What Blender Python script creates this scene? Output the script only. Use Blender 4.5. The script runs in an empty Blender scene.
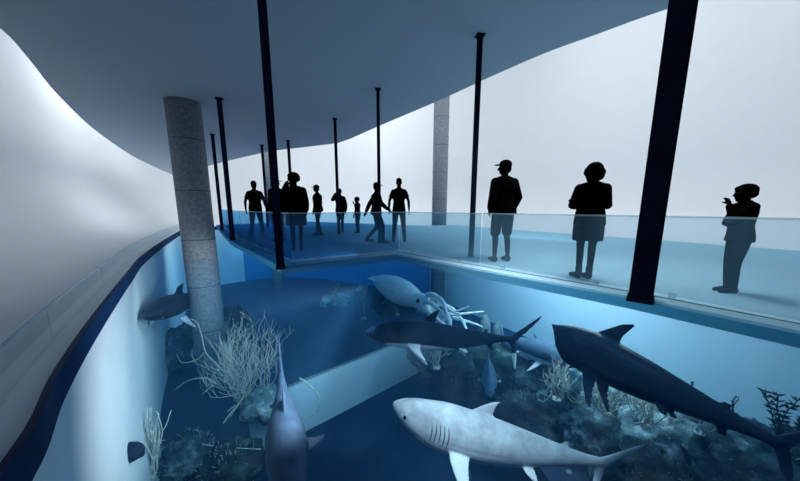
import bpy, bmesh, math, random
from mathutils import Vector, Matrix, noise
V = Vector
PI = math.pi
scene = bpy.context.scene
COL = scene.collection
RND = random.Random(11)

# ------------------------------------------------------------------ camera
EYE = 0.94                    # eye height over the walkway (walkway top is z = 0)
FPX, CYP = 289.0, 257.0       # focal length and principal row for the 800 x 481 frame
TH = math.atan(49.0 / FPX)
CT, ST = math.cos(TH), math.sin(TH)
WATER, FLOOR, PIT, CEIL = -0.59, -4.76, -6.75, 3.92
RIM = -0.41


def at(px, py, z=None, Y=None):
    """Place seen at a spot of the photograph, on the level z or at the distance Y."""
    u, v = (px - 400) / FPX, -(py - CYP) / FPX
    d = V((u, CT + v * ST, -ST + v * CT))
    t = (z - EYE) / d.z if z is not None else Y / d.y
    return V((d.x * t, d.y * t, EYE + d.z * t))


cam_data = bpy.data.cameras.new('camera')
cam = bpy.data.objects.new('camera', cam_data)
COL.objects.link(cam)
cam.location = (0, 0, EYE)
cam.rotation_euler = (PI / 2 - TH, 0, 0)
cam_data.sensor_fit = 'HORIZONTAL'
cam_data.sensor_width = 36
cam_data.lens = 36 * FPX / 800
cam_data.shift_y = (CYP - 240.5) / 800
cam_data.clip_end = 300
scene.camera = cam


# ------------------------------------------------------------------ materials
def nmat(name):
    m = bpy.data.materials.new(name)
    m.use_nodes = True
    nt = m.node_tree
    for n in list(nt.nodes):
        nt.nodes.remove(n)
    out = nt.nodes.new('ShaderNodeOutputMaterial')
    return m, nt, out


def N(nt, kind, **kw):
    n = nt.nodes.new(kind)
    for k, v in kw.items():
        if k in n.inputs:
            n.inputs[k].default_value = v
        else:
            setattr(n, k, v)
    return n


def c4(c):
    return (c[0], c[1], c[2], 1)


def ramp(nt, stops, interp='LINEAR'):
    r = nt.nodes.new('ShaderNodeValToRGB')
    r.color_ramp.interpolation = interp
    el = r.color_ramp.elements
    while len(el) < len(stops):
        el.new(0.5)
    for e, (p, c) in zip(el, stops):
        e.position = p
        e.color = c4(c)
    return r


def noisy(name, a, b, scale=8, rough=0.6, bump=0.0, detail=6, lo=0.35, hi=0.65, mid=None, spec=0.3, bscale=None):
    """Principled surface mottled between the colours a and b, with an optional bump."""
    m, nt, out = nmat(name)
    L = nt.links.new
    tc = N(nt, 'ShaderNodeTexCoord')
    nz = N(nt, 'ShaderNodeTexNoise', Scale=scale, Detail=detail, Roughness=0.6)
    L(tc.outputs['Object'], nz.inputs['Vector'])
    st = [(lo, a), (hi, b)] if mid is None else [(lo, a), ((lo + hi) / 2, mid), (hi, b)]
    r = ramp(nt, st)
    L(nz.outputs['Fac'], r.inputs['Fac'])
    p = N(nt, 'ShaderNodeBsdfPrincipled', Roughness=rough)
    p.inputs['Specular IOR Level'].default_value = spec
    L(r.outputs['Color'], p.inputs['Base Color'])
    if bump:
        n2 = N(nt, 'ShaderNodeTexNoise', Scale=bscale or scale * 3, Detail=8)
        L(tc.outputs['Object'], n2.inputs['Vector'])
        bp = N(nt, 'ShaderNodeBump', Strength=bump, Distance=0.05)
        L(n2.outputs['Fac'], bp.inputs['Height'])
        L(bp.outputs['Normal'], p.inputs['Normal'])
    L(p.outputs[0], out.inputs['Surface'])
    return m


def glassy(name, tint, veil, fac, gloss=0.04, trans=0.5, zgrad=None, graze=0, xgrad=None):
    """Clear glass with a frosted film: a tinted see-through part and a milky veil.
    zgrad = (z0, f0, z1, f1): the film's density, printed as a gradient over the height."""
    m, nt, out = nmat(name)
    L = nt.links.new
    tr = N(nt, 'ShaderNodeBsdfTransparent', Color=c4(tint))
    df = N(nt, 'ShaderNodeBsdfDiffuse', Color=c4(veil))
    tl = N(nt, 'ShaderNodeBsdfTranslucent', Color=c4(veil))
    v = N(nt, 'ShaderNodeMixShader', Fac=trans)
    L(df.outputs[0], v.inputs[1]); L(tl.outputs[0], v.inputs[2])
    mx = N(nt, 'ShaderNodeMixShader', Fac=fac)
    L(tr.outputs[0], mx.inputs[1]); L(v.outputs[0], mx.inputs[2])
    if graze:                                # a frosted sheet looks milkier the flatter one looks along it
        lw = N(nt, 'ShaderNodeLayerWeight', Blend=.5)
        mr = N(nt, 'ShaderNodeMapRange')
        mr.inputs[1].default_value = .35; mr.inputs[2].default_value = .95
        mr.inputs[3].default_value = fac; mr.inputs[4].default_value = fac + graze
        L(lw.outputs['Facing'], mr.inputs[0]); L(mr.outputs[0], mx.inputs[0])
    if xgrad:                                # tint and veil graded along X, bluer at the left end
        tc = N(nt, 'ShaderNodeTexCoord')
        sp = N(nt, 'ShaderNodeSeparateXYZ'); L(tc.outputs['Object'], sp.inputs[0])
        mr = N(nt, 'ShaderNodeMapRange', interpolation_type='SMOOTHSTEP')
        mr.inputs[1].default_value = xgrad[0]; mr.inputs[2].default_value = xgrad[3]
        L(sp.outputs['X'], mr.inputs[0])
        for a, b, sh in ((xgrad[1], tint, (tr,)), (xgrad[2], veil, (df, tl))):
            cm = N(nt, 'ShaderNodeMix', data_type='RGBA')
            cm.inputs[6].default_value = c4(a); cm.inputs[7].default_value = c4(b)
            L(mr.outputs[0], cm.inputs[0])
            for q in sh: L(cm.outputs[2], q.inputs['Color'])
    if zgrad:
        tc = N(nt, 'ShaderNodeTexCoord')
        sp = N(nt, 'ShaderNodeSeparateXYZ')
        L(tc.outputs['Object'], sp.inputs[0])
        mr = N(nt, 'ShaderNodeMapRange')
        for i, q in enumerate((zgrad[0], zgrad[2], zgrad[1], zgrad[3])):
            mr.inputs[i + 1].default_value = q
        L(sp.outputs['Z'], mr.inputs[0])
        L(mr.outputs[0], mx.inputs[0])
    gl = N(nt, 'ShaderNodeBsdfGlossy', Roughness=0.08)
    m2 = N(nt, 'ShaderNodeMixShader', Fac=gloss)
    L(mx.outputs[0], m2.inputs[1]); L(gl.outputs[0], m2.inputs[2])
    L(m2.outputs[0], out.inputs['Surface'])
    return m


def two_tone(name, top, belly, split, soft=0.03, mott=0.25, rough=0.5, scale=5, spots=None, belly_mott=0.0):
    """Countershaded skin: dark back, pale belly, parted along the animal's own height."""
    m, nt, out = nmat(name)
    L = nt.links.new
    tc = N(nt, 'ShaderNodeTexCoord')
    sp = N(nt, 'ShaderNodeSeparateXYZ')
    L(tc.outputs['Object'], sp.inputs[0])
    nz = N(nt, 'ShaderNodeTexNoise', Scale=scale, Detail=6, Roughness=0.62)
    L(tc.outputs['Object'], nz.inputs['Vector'])
    ad = N(nt, 'ShaderNodeMath', operation='MULTIPLY_ADD')
    L(nz.outputs['Fac'], ad.inputs[0]); ad.inputs[1].default_value = soft * 2.0
    L(sp.outputs['Z'], ad.inputs[2])
    mr = N(nt, 'ShaderNodeMapRange')
    mr.inputs[1].default_value = split + soft * .4; mr.inputs[2].default_value = split + soft * 1.6
    L(ad.outputs[0], mr.inputs[0])
    n2 = N(nt, 'ShaderNodeTexNoise', Scale=scale * 1.7, Detail=7, Roughness=0.65)
    L(tc.outputs['Object'], n2.inputs['Vector'])
    rt = ramp(nt, [(0.3, tuple(c * (1 - mott) for c in top)), (0.7, tuple(min(1, c * (1 + mott)) for c in top))])
    rb = ramp(nt, [(0.3, tuple(c * (1 - belly_mott) for c in belly)), (0.7, belly)])
    L(n2.outputs['Fac'], rt.inputs['Fac']); L(n2.outputs['Fac'], rb.inputs['Fac'])
    mx = N(nt, 'ShaderNodeMix', data_type='RGBA')
    L(mr.outputs[0], mx.inputs[0]); L(rb.outputs[0], mx.inputs[6]); L(rt.outputs[0], mx.inputs[7])
    p = N(nt, 'ShaderNodeBsdfPrincipled', Roughness=rough)
    p.inputs['Specular IOR Level'].default_value = .15
    L(mx.outputs[2], p.inputs['Base Color'])
    bp = N(nt, 'ShaderNodeBump', Strength=0.05, Distance=0.02)
    L(n2.outputs['Fac'], bp.inputs['Height']); L(bp.outputs[0], p.inputs['Normal'])
    L(p.outputs[0], out.inputs['Surface'])
    return m


M = {}
M['white_wall'] = noisy('white_plaster', (.82, .84, .85), (.835, .855, .865), 1.5, .8, .0)
M['white_floor'] = noisy('white_screed', (.76, .78, .79), (.81, .83, .84), 1.2, .6, .02)
M['ceiling'] = noisy('blue_grey_ceiling', (.42, .50, .58), (.43, .51, .59), .8, .75, .02)
M['tank_white'] = noisy('white_tank_lining', (.78, .84, .88), (.84, .89, .92), .8, .5)
M['tank_blue'] = noisy('blue_tank_lining', (.035, .23, .52), (.045, .26, .58), .7, .5)
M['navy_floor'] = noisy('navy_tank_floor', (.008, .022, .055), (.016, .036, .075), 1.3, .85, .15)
M['navy_band'] = noisy('navy_band', (.004, .022, .075), (.006, .035, .12), .9, .6, spec=.1)
M['post'] = noisy('dark_navy_steel', (.006, .013, .034), (.009, .018, .042), 3, .7, .02, spec=.02)
M['post_cap'] = noisy('grey_steel', (.012, .02, .035), (.022, .03, .045), 9, .7, spec=.1)


def concrete():
    m, nt, out = nmat('speckled_concrete')
    L = nt.links.new
    tc = N(nt, 'ShaderNodeTexCoord')
    nz = N(nt, 'ShaderNodeTexNoise', Scale=14, Detail=8, Roughness=.75)
    L(tc.outputs['Object'], nz.inputs['Vector'])
    r = ramp(nt, [(.34, (.15, .175, .21)), (.5, (.25, .28, .32)), (.64, (.36, .39, .43))])
    L(nz.outputs['Fac'], r.inputs[0])
    sp = N(nt, 'ShaderNodeSeparateXYZ'); L(tc.outputs['Object'], sp.inputs[0])
    md = N(nt, 'ShaderNodeMath', operation='PINGPONG'); md.inputs[1].default_value = .72
    L(sp.outputs['Z'], md.inputs[0])
    lt = N(nt, 'ShaderNodeMath', operation='LESS_THAN'); lt.inputs[1].default_value = .012
    L(md.outputs[0], lt.inputs[0])
    mx = N(nt, 'ShaderNodeMix', data_type='RGBA'); mx.inputs[7].default_value = (.08, .095, .12, 1)
    L(lt.outputs[0], mx.inputs[0]); L(r.outputs[0], mx.inputs[6])
    p = N(nt, 'ShaderNodeBsdfPrincipled', Roughness=.85)
    L(mx.outputs[2], p.inputs['Base Color'])
    bp = N(nt, 'ShaderNodeBump', Strength=.3, Distance=.02)
    L(nz.outputs['Fac'], bp.inputs['Height']); L(bp.outputs[0], p.inputs['Normal'])
    L(p.outputs[0], out.inputs[0])
    return m


M['concrete'] = concrete()
M['cloth'] = noisy('silhouette_cloth', (.0015, .0015, .002), (.003, .003, .0035), 20, .95, .1, spec=.0)  # backlit silhouette black put into the cloth, skin, hair and shoe colours
M['cloth_b'] = noisy('silhouette_denim', (.002, .002, .003), (.0035, .0035, .005), 30, .95, .1, spec=.0)
M['skin'] = noisy('silhouette_skin', (.004, .0033, .003), (.006, .005, .0045), 10, .9, spec=.0)
M['hair'] = noisy('silhouette_hair', (.002, .002, .002), (.005, .005, .005), 40, .9, .4, spec=.0)
M['shoe'] = noisy('silhouette_leather', (.002, .002, .003), (.004, .004, .005), 12, .7, spec=.1)
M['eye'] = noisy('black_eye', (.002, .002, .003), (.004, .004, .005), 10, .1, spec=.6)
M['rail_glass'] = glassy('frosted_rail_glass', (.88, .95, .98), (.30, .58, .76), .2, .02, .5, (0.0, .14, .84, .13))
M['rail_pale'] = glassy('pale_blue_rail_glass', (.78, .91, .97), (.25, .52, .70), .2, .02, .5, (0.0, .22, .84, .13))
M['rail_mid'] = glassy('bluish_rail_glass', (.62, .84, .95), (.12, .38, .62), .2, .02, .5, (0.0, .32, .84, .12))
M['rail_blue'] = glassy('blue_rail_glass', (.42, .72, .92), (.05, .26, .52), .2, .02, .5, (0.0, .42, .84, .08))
M['lip_glass'] = glassy('clear_lip_glass', (.93, .96, .98), (.7, .8, .86), .05, .03)
M['rail_edge'] = glassy('pale_glass_edge', (.85, .95, .98), (.75, .88, .93), .35, .06)
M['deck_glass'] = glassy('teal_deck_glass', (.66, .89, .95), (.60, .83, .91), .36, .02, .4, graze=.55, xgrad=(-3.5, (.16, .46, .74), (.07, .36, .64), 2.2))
M['deck_edge'] = glassy('teal_edge_glass', (.40, .70, .80), (.16, .46, .60), .45, .03, .4)
M['groove'] = noisy('dark_teal_groove', (.015, .09, .15), (.02, .11, .18), 3, .5)
M['tread'] = noisy('pale_tread', (.16, .34, .50), (.20, .40, .56), 4, .5)
M['stone'] = noisy('reef_stone', (.012, .032, .042), (.30, .40, .42), 2.4, .9, .9, 9, .40, .70, (.05, .095, .105), .1, 6)
M['stone_b'] = noisy('dark_reef_stone', (.008, .02, .028), (.14, .20, .22), 2.0, .9, .9, 9, .42, .74, (.025, .055, .05), .1, 6)
M['stone_c'] = noisy('pale_reef_stone', (.05, .10, .12), (.50, .58, .60), 2.6, .9, .9, 9, .36, .68, (.17, .25, .27), .1, 7)
M['boulder_navy'] = noisy('navy_boulder', (.004, .012, .035), (.008, .022, .06), 3, .8, .4)
M['coral'] = noisy('tan_coral', (.50, .52, .46), (.70, .70, .60), 6, .8, .3)
M['coral_pale'] = noisy('pale_coral', (.55, .56, .50), (.75, .74, .66), 6, .8, .3)
M['coral_dim'] = noisy('grey_coral', (.20, .27, .28), (.34, .40, .38), 6, .8, .3)
M['coral_dark'] = noisy('dark_kelp', (.01, .025, .03), (.02, .045, .05), 6, .7)
M['polyp'] = noisy('pale_polyp', (.10, .17, .19), (.36, .43, .43), 1.2, .9, .3)
M['green'] = noisy('green_algae', (.02, .07, .04), (.05, .13, .07), 5, .9, .4)
M['sponge'] = noisy('grey_sponge', (.10, .15, .17), (.20, .26, .27), 14, .9, .6)
M['gill'] = noisy('gill_slit_skin', (.03, .035, .04), (.05, .055, .06), 8, .8)
M['tooth'] = noisy('white_teeth', (.75, .75, .72), (.85, .85, .82), 8, .4)
M['white_shark'] = two_tone('pale_grey_shark_skin', (.36, .40, .43), (.74, .76, .77), -.16, .07, .34, .55, 2.2, belly_mott=.12)
M['mid_shark'] = two_tone('navy_shark_skin', (.006, .016, .045), (.86, .89, .90), -.245, .004, .2, .5, 2)
M['right_shark'] = two_tone('deep_navy_shark_skin', (.006, .018, .05), (.012, .03, .07), -.4, .05, .2, .5, 2)
M['grey_shark'] = two_tone('blue_grey_shark_skin', (.07, .13, .20), (.70, .76, .80), -.13, .02, .25, .5, 3)
M['left_shark'] = two_tone('dark_blue_shark_skin', (.003, .008, .02), (.55, .62, .68), -.24, .01, .2, .6, 2)
M['bottom_shark'] = two_tone('slate_shark_skin', (.04, .07, .12), (.07, .10, .15), -.22, .05, .28, .7, 3)
M['fish'] = two_tone('blue_fish_skin', (.06, .13, .22), (.55, .66, .74), -.09, .02, .2, .5, 6)
M['squid'] = noisy('pale_squid_skin', (.68, .80, .85), (.86, .92, .94), 5, .55, .1, spec=.2)


# ------------------------------------------------------------------ mesh helpers
def link(name, mesh, mat, parent=None, smooth=True):
    o = bpy.data.objects.new(name, mesh)
    COL.objects.link(o)
    if mat is not None:
        mesh.materials.clear()
        mesh.materials.append(mat)
    if smooth:
        for p in mesh.polygons:
            p.use_smooth = True
    if parent is not None:
        o.parent = parent
    return o


def build(bm, name, mat, parent=None, smooth=True, normals=True):
    if normals:
        bmesh.ops.recalc_face_normals(bm, faces=bm.faces)
    me = bpy.data.meshes.new(name)
    bm.to_mesh(me)
    bm.free()
    return link(name, me, mat, parent, smooth)


def tag(o, label=None, cat=None, group=None, kind=None):
    if label: o['label'] = label
    if cat: o['category'] = cat
    if group: o['group'] = group
    if kind: o['kind'] = kind
    return o


def empty(name, loc=(0, 0, 0), rz=0):
    o = bpy.data.objects.new(name, None)
    COL.objects.link(o)
    o.location = loc
    o.rotation_euler = (0, 0, rz)
    o.empty_display_size = .2
    return o


def loft(bm, rings, cap=True, closed=True):
    vs = [[bm.verts.new(p) for p in r] for r in rings]
    n = len(rings[0])
    for a, b in zip(vs, vs[1:]):
        for i in range(n if closed else n - 1):
            j = (i + 1) % n
            bm.faces.new((a[i], a[j], b[j], b[i]))
    if cap:
        bm.faces.new(list(reversed(vs[0])))
        bm.faces.new(vs[-1])


def prism(bm, poly, z0, z1):
    loft(bm, [[V((p[0], p[1], z0)) for p in poly], [V((p[0], p[1], z1)) for p in poly]])


def frame_of(d):
    d = d.normalized()
    a = V((0, 0, 1)) if abs(d.z) < .9 else V((1, 0, 0))
    x = d.cross(a).normalized()
    return x, d.cross(x).normalized()


def tube(bm, pts, rad, n=8, cap=True):
    pts = [V(p) for p in pts]
    rings = []
    x = None
    for i, p in enumerate(pts):
        d = pts[min(i + 1, len(pts) - 1)] - pts[max(i - 1, 0)]
        if d.length < 1e-7: d = V((0, 0, 1))
        d.normalize()
        if x is None:
            x, y = frame_of(d)
        else:
            x = (x - d * x.dot(d))
            if x.length < 1e-5: x, y = frame_of(d)
            x.normalize(); y = d.cross(x)
        r = rad[i] if isinstance(rad, (list, tuple)) else rad
        rings.append([p + (x * math.cos(2 * PI * k / n) + y * math.sin(2 * PI * k / n)) * r for k in range(n)])
    loft(bm, rings, cap)


def ball(bm, c, r, rot=None, seg=14):
    """Ellipsoid."""
    r = V((r, r, r)) if not hasattr(r, '__len__') else V(r)
    m = Matrix.Translation(V(c)) @ (rot.to_4x4() if rot is not None else Matrix()) @ Matrix.Diagonal((r.x, r.y, r.z, 1))
    bmesh.ops.create_uvsphere(bm, u_segments=seg, v_segments=max(6, seg * 2 // 3), radius=1, matrix=m)


def capsule(bm, a, b, ra, rb, n=12):
    a, b = V(a), V(b)
    d = (b - a)
    if d.length < 1e-6:
        return ball(bm, a, ra)
    d.normalize()
    x, y = frame_of(d)
    rings = []
    for p, r, angs in ((a, ra, (-80, -50, -20, 0)), (b, rb, (0, 20, 50, 80))):
        for g in angs:
            g = math.radians(g)
            q, rr = p + d * (math.sin(g) * r), math.cos(g) * r
            rings.append([q + (x * math.cos(2 * PI * k / n) + y * math.sin(2 * PI * k / n)) * rr for k in range(n)])
    loft(bm, rings)


def limb(bm, pts, rad):
    for i in range(len(pts) - 1):
        capsule(bm, pts[i], pts[i + 1], rad[i], rad[i + 1])


def fuse(bm, name, voxel, smooth=3, factor=.5):
    """Fuse overlapping closed pieces into one continuous skin."""
    bmesh.ops.recalc_face_normals(bm, faces=bm.faces)
    me = bpy.data.meshes.new(name + '_raw')
    bm.to_mesh(me); bm.free()
    o = bpy.data.objects.new(name + '_raw', me)
    COL.objects.link(o)
    r = o.modifiers.new('remesh', 'REMESH'); r.mode = 'VOXEL'; r.voxel_size = voxel
    if smooth:
        s = o.modifiers.new('smooth', 'SMOOTH'); s.iterations = smooth; s.factor = factor
    dg = bpy.context.evaluated_depsgraph_get()
    dg.update()
    res = bpy.data.meshes.new_from_object(o.evaluated_get(dg))
    res.name = name
    bpy.data.objects.remove(o)
    bpy.data.meshes.remove(me)
    return res


def lerp_list(tab, s):
    for (s0, *a), (s1, *b) in zip(tab, tab[1:]):
        if s <= s1:
            t = 0 if s1 == s0 else (s - s0) / (s1 - s0)
            return [p + (q - p) * t for p, q in zip(a, b)]
    return list(tab[-1][1:])


def catmull(pts, n):
    """Smooth polyline through the points, n steps a span."""
    P = [V(p) for p in pts]
    P = [P[0] * 2 - P[1]] + P + [P[-1] * 2 - P[-2]]
    out = []
    for i in range(1, len(P) - 2):
        a, b, c, d = P[i - 1], P[i], P[i + 1], P[i + 2]
        for k in range(n):
            t = k / n
            out.append(.5 * (2 * b + (c - a) * t + (2 * a - 5 * b + 4 * c - d) * t * t + (3 * b - a - 3 * c + d) * t ** 3))
    out.append(P[-2])
    return out


# ------------------------------------------------------------------ setting: tank, hall, ceiling
left_line = catmull([(-0.7, -1.6), (-1.5, .35), (-2.16, 1.43), (-2.84, 2.2), (-3.85, 3.47), (-5.74, 5.97), (-7.55, 8.45), (-10.9, 13.7), (-13.7, 18.6), (-13.4, 21.0), (-12.2, 22.2)], 6)
left_line = [V((p.x, p.y)) for p in left_line]
back_line = [V(p) for p in ((-12.2, 22.2), (-10.3, 23.5), (-7, 23.2), (-3, 21.4), (0.6, 19.0), (1.9, 17.9))]
right_line = [V(p) for p in ((1.9, 17.9), (2.51, 17.45), (6.12, 11.4), (8.59, 7.42), (10.4, 4.2), (11.3, 1.2), (11.5, -1.6))]
near_line = [V(p) for p in ((11.5, -1.6), (-0.7, -1.6))]


def offset_line(line, d):
    """Shift a plan polyline to its left side by d (outwards for the tank, which runs clockwise)."""
    out = []
    for i, p in enumerate(line):
        t = (line[min(i + 1, len(line) - 1)] - line[max(i - 1, 0)]).normalized()
        out.append(p + V((-t.y, t.x)) * d)
    return out


def wall_strip(name, line, z0, z1, thick, mat, kind='structure'):
    o2 = offset_line(line, thick)
    bm = bmesh.new()
    rings = []
    for p, q in zip(line, o2):
        rings.append([V((p.x, p.y, z0)), V((p.x, p.y, z1)), V((q.x, q.y, z1)), V((q.x, q.y, z0))])
    loft(bm, rings)
    o = build(bm, name, mat, None, False)
    o['kind'] = kind
    return o


wl = wall_strip('wall_left', left_line, PIT - .2, RIM, .35, M['tank_white'])
wb = wall_strip('wall_back', back_line, PIT - .2, RIM, .35, M['tank_blue'])
wr = wall_strip('wall_right', right_line, PIT - .2, RIM, .35, M['tank_white'])
wn = wall_strip('wall_near', near_line, PIT - .2, RIM, .35, M['tank_blue'])

# navy coping band along the water's edge
def coping(name, line):
    bm = bmesh.new()
    a, b = offset_line(line, -.025), offset_line(line, .02)
    rings = [[V((p.x, p.y, WATER - .03)), V((p.x, p.y, RIM + .03)), V((q.x, q.y, RIM + .03)), V((q.x, q.y, WATER - .03))] for p, q in zip(a, b)]
    loft(bm, rings)
    o = build(bm, name, M['navy_band'], None, False)
    o['kind'] = 'structure'
    return o


coping('trim_1', left_line)
coping('trim_2', back_line)

# glass upstand behind the coping on the left side: one curved pane per bay, clamped to the rim
lipline = offset_line(left_line, .2)
bays = [(4, 14), (14, 22), (22, 28), (28, 34), (34, 40), (40, 46), (46, 54)]
blabels = ['curved clear glass upstand at the near left end of the tank rim', 'second clear glass upstand from the near end of the left rim',
           'third clear glass upstand from the near end of the left rim', 'fourth clear glass upstand from the near end of the left rim',
           'fifth clear glass upstand from the near end of the left rim', 'clear glass upstand on the left rim behind the wide concrete column',
           'clear glass upstand at the far left bend of the tank rim']
for (i0, i1), lb in zip(bays, blabels):
    seg = lipline[i0:i1 + 1]
    root = empty('glass_upstand', (seg[0].x, seg[0].y, RIM))
    inv = V((-seg[0].x, -seg[0].y, -RIM))
    for nm, d, z0, z1, mt in (('pane', .012, RIM, RIM + .34, M['lip_glass']), ('top_edge', .016, RIM + .34, RIM + .355, M['rail_edge'])):
        bm = bmesh.new()
        s2 = offset_line(seg, d)
        loft(bm, [[V((p.x, p.y, z0)) + inv, V((p.x, p.y, z1)) + inv, V((q.x, q.y, z1)) + inv, V((q.x, q.y, z0)) + inv] for p, q in zip(seg, s2)])
        build(bm, nm, mt, root, False)
    tag(root, lb, 'glass barrier', 'glass upstands on the left rim')

# tank floor with the sunken pit
pit_poly = [V(p) for p in ((-0.3, -1.6), (-1.3, 1.5), (-2.6, 4.6), (-4.62, 7.76), (0.9, 12.6), (1.7, 10.8), (2.5, 8.3), (3.1, 5.8), (3.4, 3.0), (3.4, -1.6))]
bm = bmesh.new()
outer = [V((-.2, -1.65))] + left_line + back_line + right_line + [V((3.5, -1.65))]
half_a = [V((-0.3, -1.6)), V((-0.7, -1.6))]
ov = [bm.verts.new((p.x, p.y, FLOOR)) for p in left_line + back_line[1:] + right_line[1:]]
pv = [bm.verts.new((p.x, p.y, FLOOR)) for p in pit_poly]
edges = []
loop = ov + list(reversed(pv))
for a, b in zip(loop, loop[1:] + loop[:1]):
    edges.append(bm.edges.new((a, b)))
bmesh.ops.triangle_fill(bm, edges=edges, use_beauty=True)
bmesh.ops.remove_doubles(bm, verts=bm.verts, dist=.001)
r = bmesh.ops.extrude_face_region(bm, geom=list(bm.faces))
bmesh.ops.translate(bm, verts=[v for v in r['geom'] if isinstance(v, bmesh.types.BMVert)], vec=(0, 0, -.1))
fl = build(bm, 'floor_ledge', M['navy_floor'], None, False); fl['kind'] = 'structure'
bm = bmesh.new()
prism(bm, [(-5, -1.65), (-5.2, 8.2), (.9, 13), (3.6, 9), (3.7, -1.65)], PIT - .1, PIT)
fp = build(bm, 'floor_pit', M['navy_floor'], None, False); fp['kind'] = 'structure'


def riser(name, line, mat):
    bm = bmesh.new()
    o2 = offset_line(line, .25)
    loft(bm, [[V((p.x, p.y, PIT - .05)), V((p.x, p.y, FLOOR - .002)), V((q.x, q.y, FLOOR - .002)), V((q.x, q.y, PIT - .05))] for p, q in zip(line, o2)])
    o = build(bm, name, mat, None, False); o['kind'] = 'structure'


riser('wall_step', [pit_poly[3], pit_poly[4]], M['tank_white'])
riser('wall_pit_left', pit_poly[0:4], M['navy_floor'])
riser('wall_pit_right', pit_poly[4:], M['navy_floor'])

# white hall around the tank: flat apron, then floor and wall in one sweep
def hall_wall(name, base, height, cove=3.0):
    prof = []
    for k in range(0, 11):
        a = PI / 2 * k / 10
        prof.append((cove * (1 - math.sin(a)), RIM - .03 + cove * (1 - math.cos(a))))
    prof.append((0, RIM + height))
    prof2 = [(-.3, RIM + height), (-.3, RIM - .4), (cove, RIM - .4)]
    bm = bmesh.new()
    rings = []
    for i, p in enumerate(base):
        t = (base[min(i + 1, len(base) - 1)] - base[max(i - 1, 0)]).normalized()
        n = V((t.y, -t.x))
        rings.append([V((p.x + n.x * a, p.y + n.y * a, z)) for a, z in prof + prof2])
    loft(bm, rings)
    o = build(bm, name, M['white_wall'], None, True)
    o['kind'] = 'structure'
    o.data.set_sharp_from_angle(angle=.7)
    return o


H_WALL = 13


def flat2(pts, n):
    return [V((p.x, p.y)) for p in catmull([(a, b) for a, b in pts], n)]


hall_l = flat2([(-4.4, -6), (-4.6, -2.5), (-5.0, -.4), (-6.3, 1.6), (-8.2, 4), (-10.1, 6.6), (-13.5, 11.7), (-16.9, 17.3), (-21, 24.0), (-24.5, 29.8), (-24.6, 33), (-21.5, 34.6)], 5)
hall_b = flat2([(-21.5, 34.6), (-17, 33.8), (-10, 30.6), (-4.6, 27.6)], 4)
hall_r = flat2([(-4.6, 27.6), (2, 24.0), (6.6, 19), (9.6, 13.8), (12.0, 9), (13.8, 4.5), (14.6, 0), (14.8, -6)], 5)
hall_wall('wall_hall_left', hall_l, H_WALL)
hall_wall('wall_hall_back', hall_b, H_WALL)
hall_wall('wall_hall_right', hall_r, H_WALL)
bm = bmesh.new()
prism(bm, [(-4.4, -6.3), (14.8, -6.3), (14.8, -6), (-4.4, -6)], RIM - .4, H_WALL)
o = build(bm, 'wall_hall_near', M['white_wall'], None, False); o['kind'] = 'structure'  # unseen wall added behind the camera to shut out sky light
bm = bmesh.new()
def ring_edges(pts, z):
    vs = [bm.verts.new((p.x, p.y, z)) for p in pts]
    for a, b in zip(vs, vs[1:] + vs[:1]):
        bm.edges.new((a, b))
ring_edges(hall_l + hall_b[1:] + hall_r[1:], RIM - .035)
ring_edges(offset_line(left_line, .15) + offset_line(back_line, .15)[1:] + offset_line(right_line, .15)[1:], RIM - .035)
bmesh.ops.triangle_fill(bm, edges=list(bm.edges), use_beauty=True)
o = build(bm, 'floor_hall', M['white_floor'], None, False); o['kind'] = 'structure'

# ceiling slab
edge_r = catmull([(11.5, 1.0), (7.4, 2.6), (5.35, 3.9), (4.08, 4.94), (3.43, 5.6), (2.77, 6.3), (1.92, 7.5), (1.06, 8.8), (-.73, 11.25), (-2.1, 13.2)], 4)
edge_l = catmull([(-21.25, 28.2), (-16.37, 18.96), (-12.25, 12.48), (-9.26, 8.49), (-7.56, 6.49), (-6.72, 5.43), (-6.3, 4.4), (-7.2, 2.8)], 4)
far = catmull([(-2.88, 14.14), (-4.8, 15.1), (-7.58, 16.61), (-14.45, 22.11), (-21.0, 28.0)], 4)
poly = [(14.6, -6), (14.4, .5)] + [(p.x, p.y) for p in edge_r] + [(p.x, p.y) for p in far] + [(p.x, p.y) for p in edge_l] + [(-5.6, .6), (-4.5, -2.5), (-4.3, -6)]  # slab widened to the walls out of view, to darken the near hall
bm = bmesh.new()
vs = [bm.verts.new((p[0], p[1], CEIL)) for p in poly]
es = [bm.edges.new((a, b)) for a, b in zip(vs, vs[1:] + vs[:1])]
bmesh.ops.triangle_fill(bm, edges=es, use_beauty=True)
bmesh.ops.remove_doubles(bm, verts=bm.verts, dist=.001)
r = bmesh.ops.extrude_face_region(bm, geom=list(bm.faces))
bmesh.ops.translate(bm, verts=[v for v in r['geom'] if isinstance(v, bmesh.types.BMVert)], vec=(0, 0, .35))
o = build(bm, 'ceiling', M['ceiling'], None, False); o['kind'] = 'structure'

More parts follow.
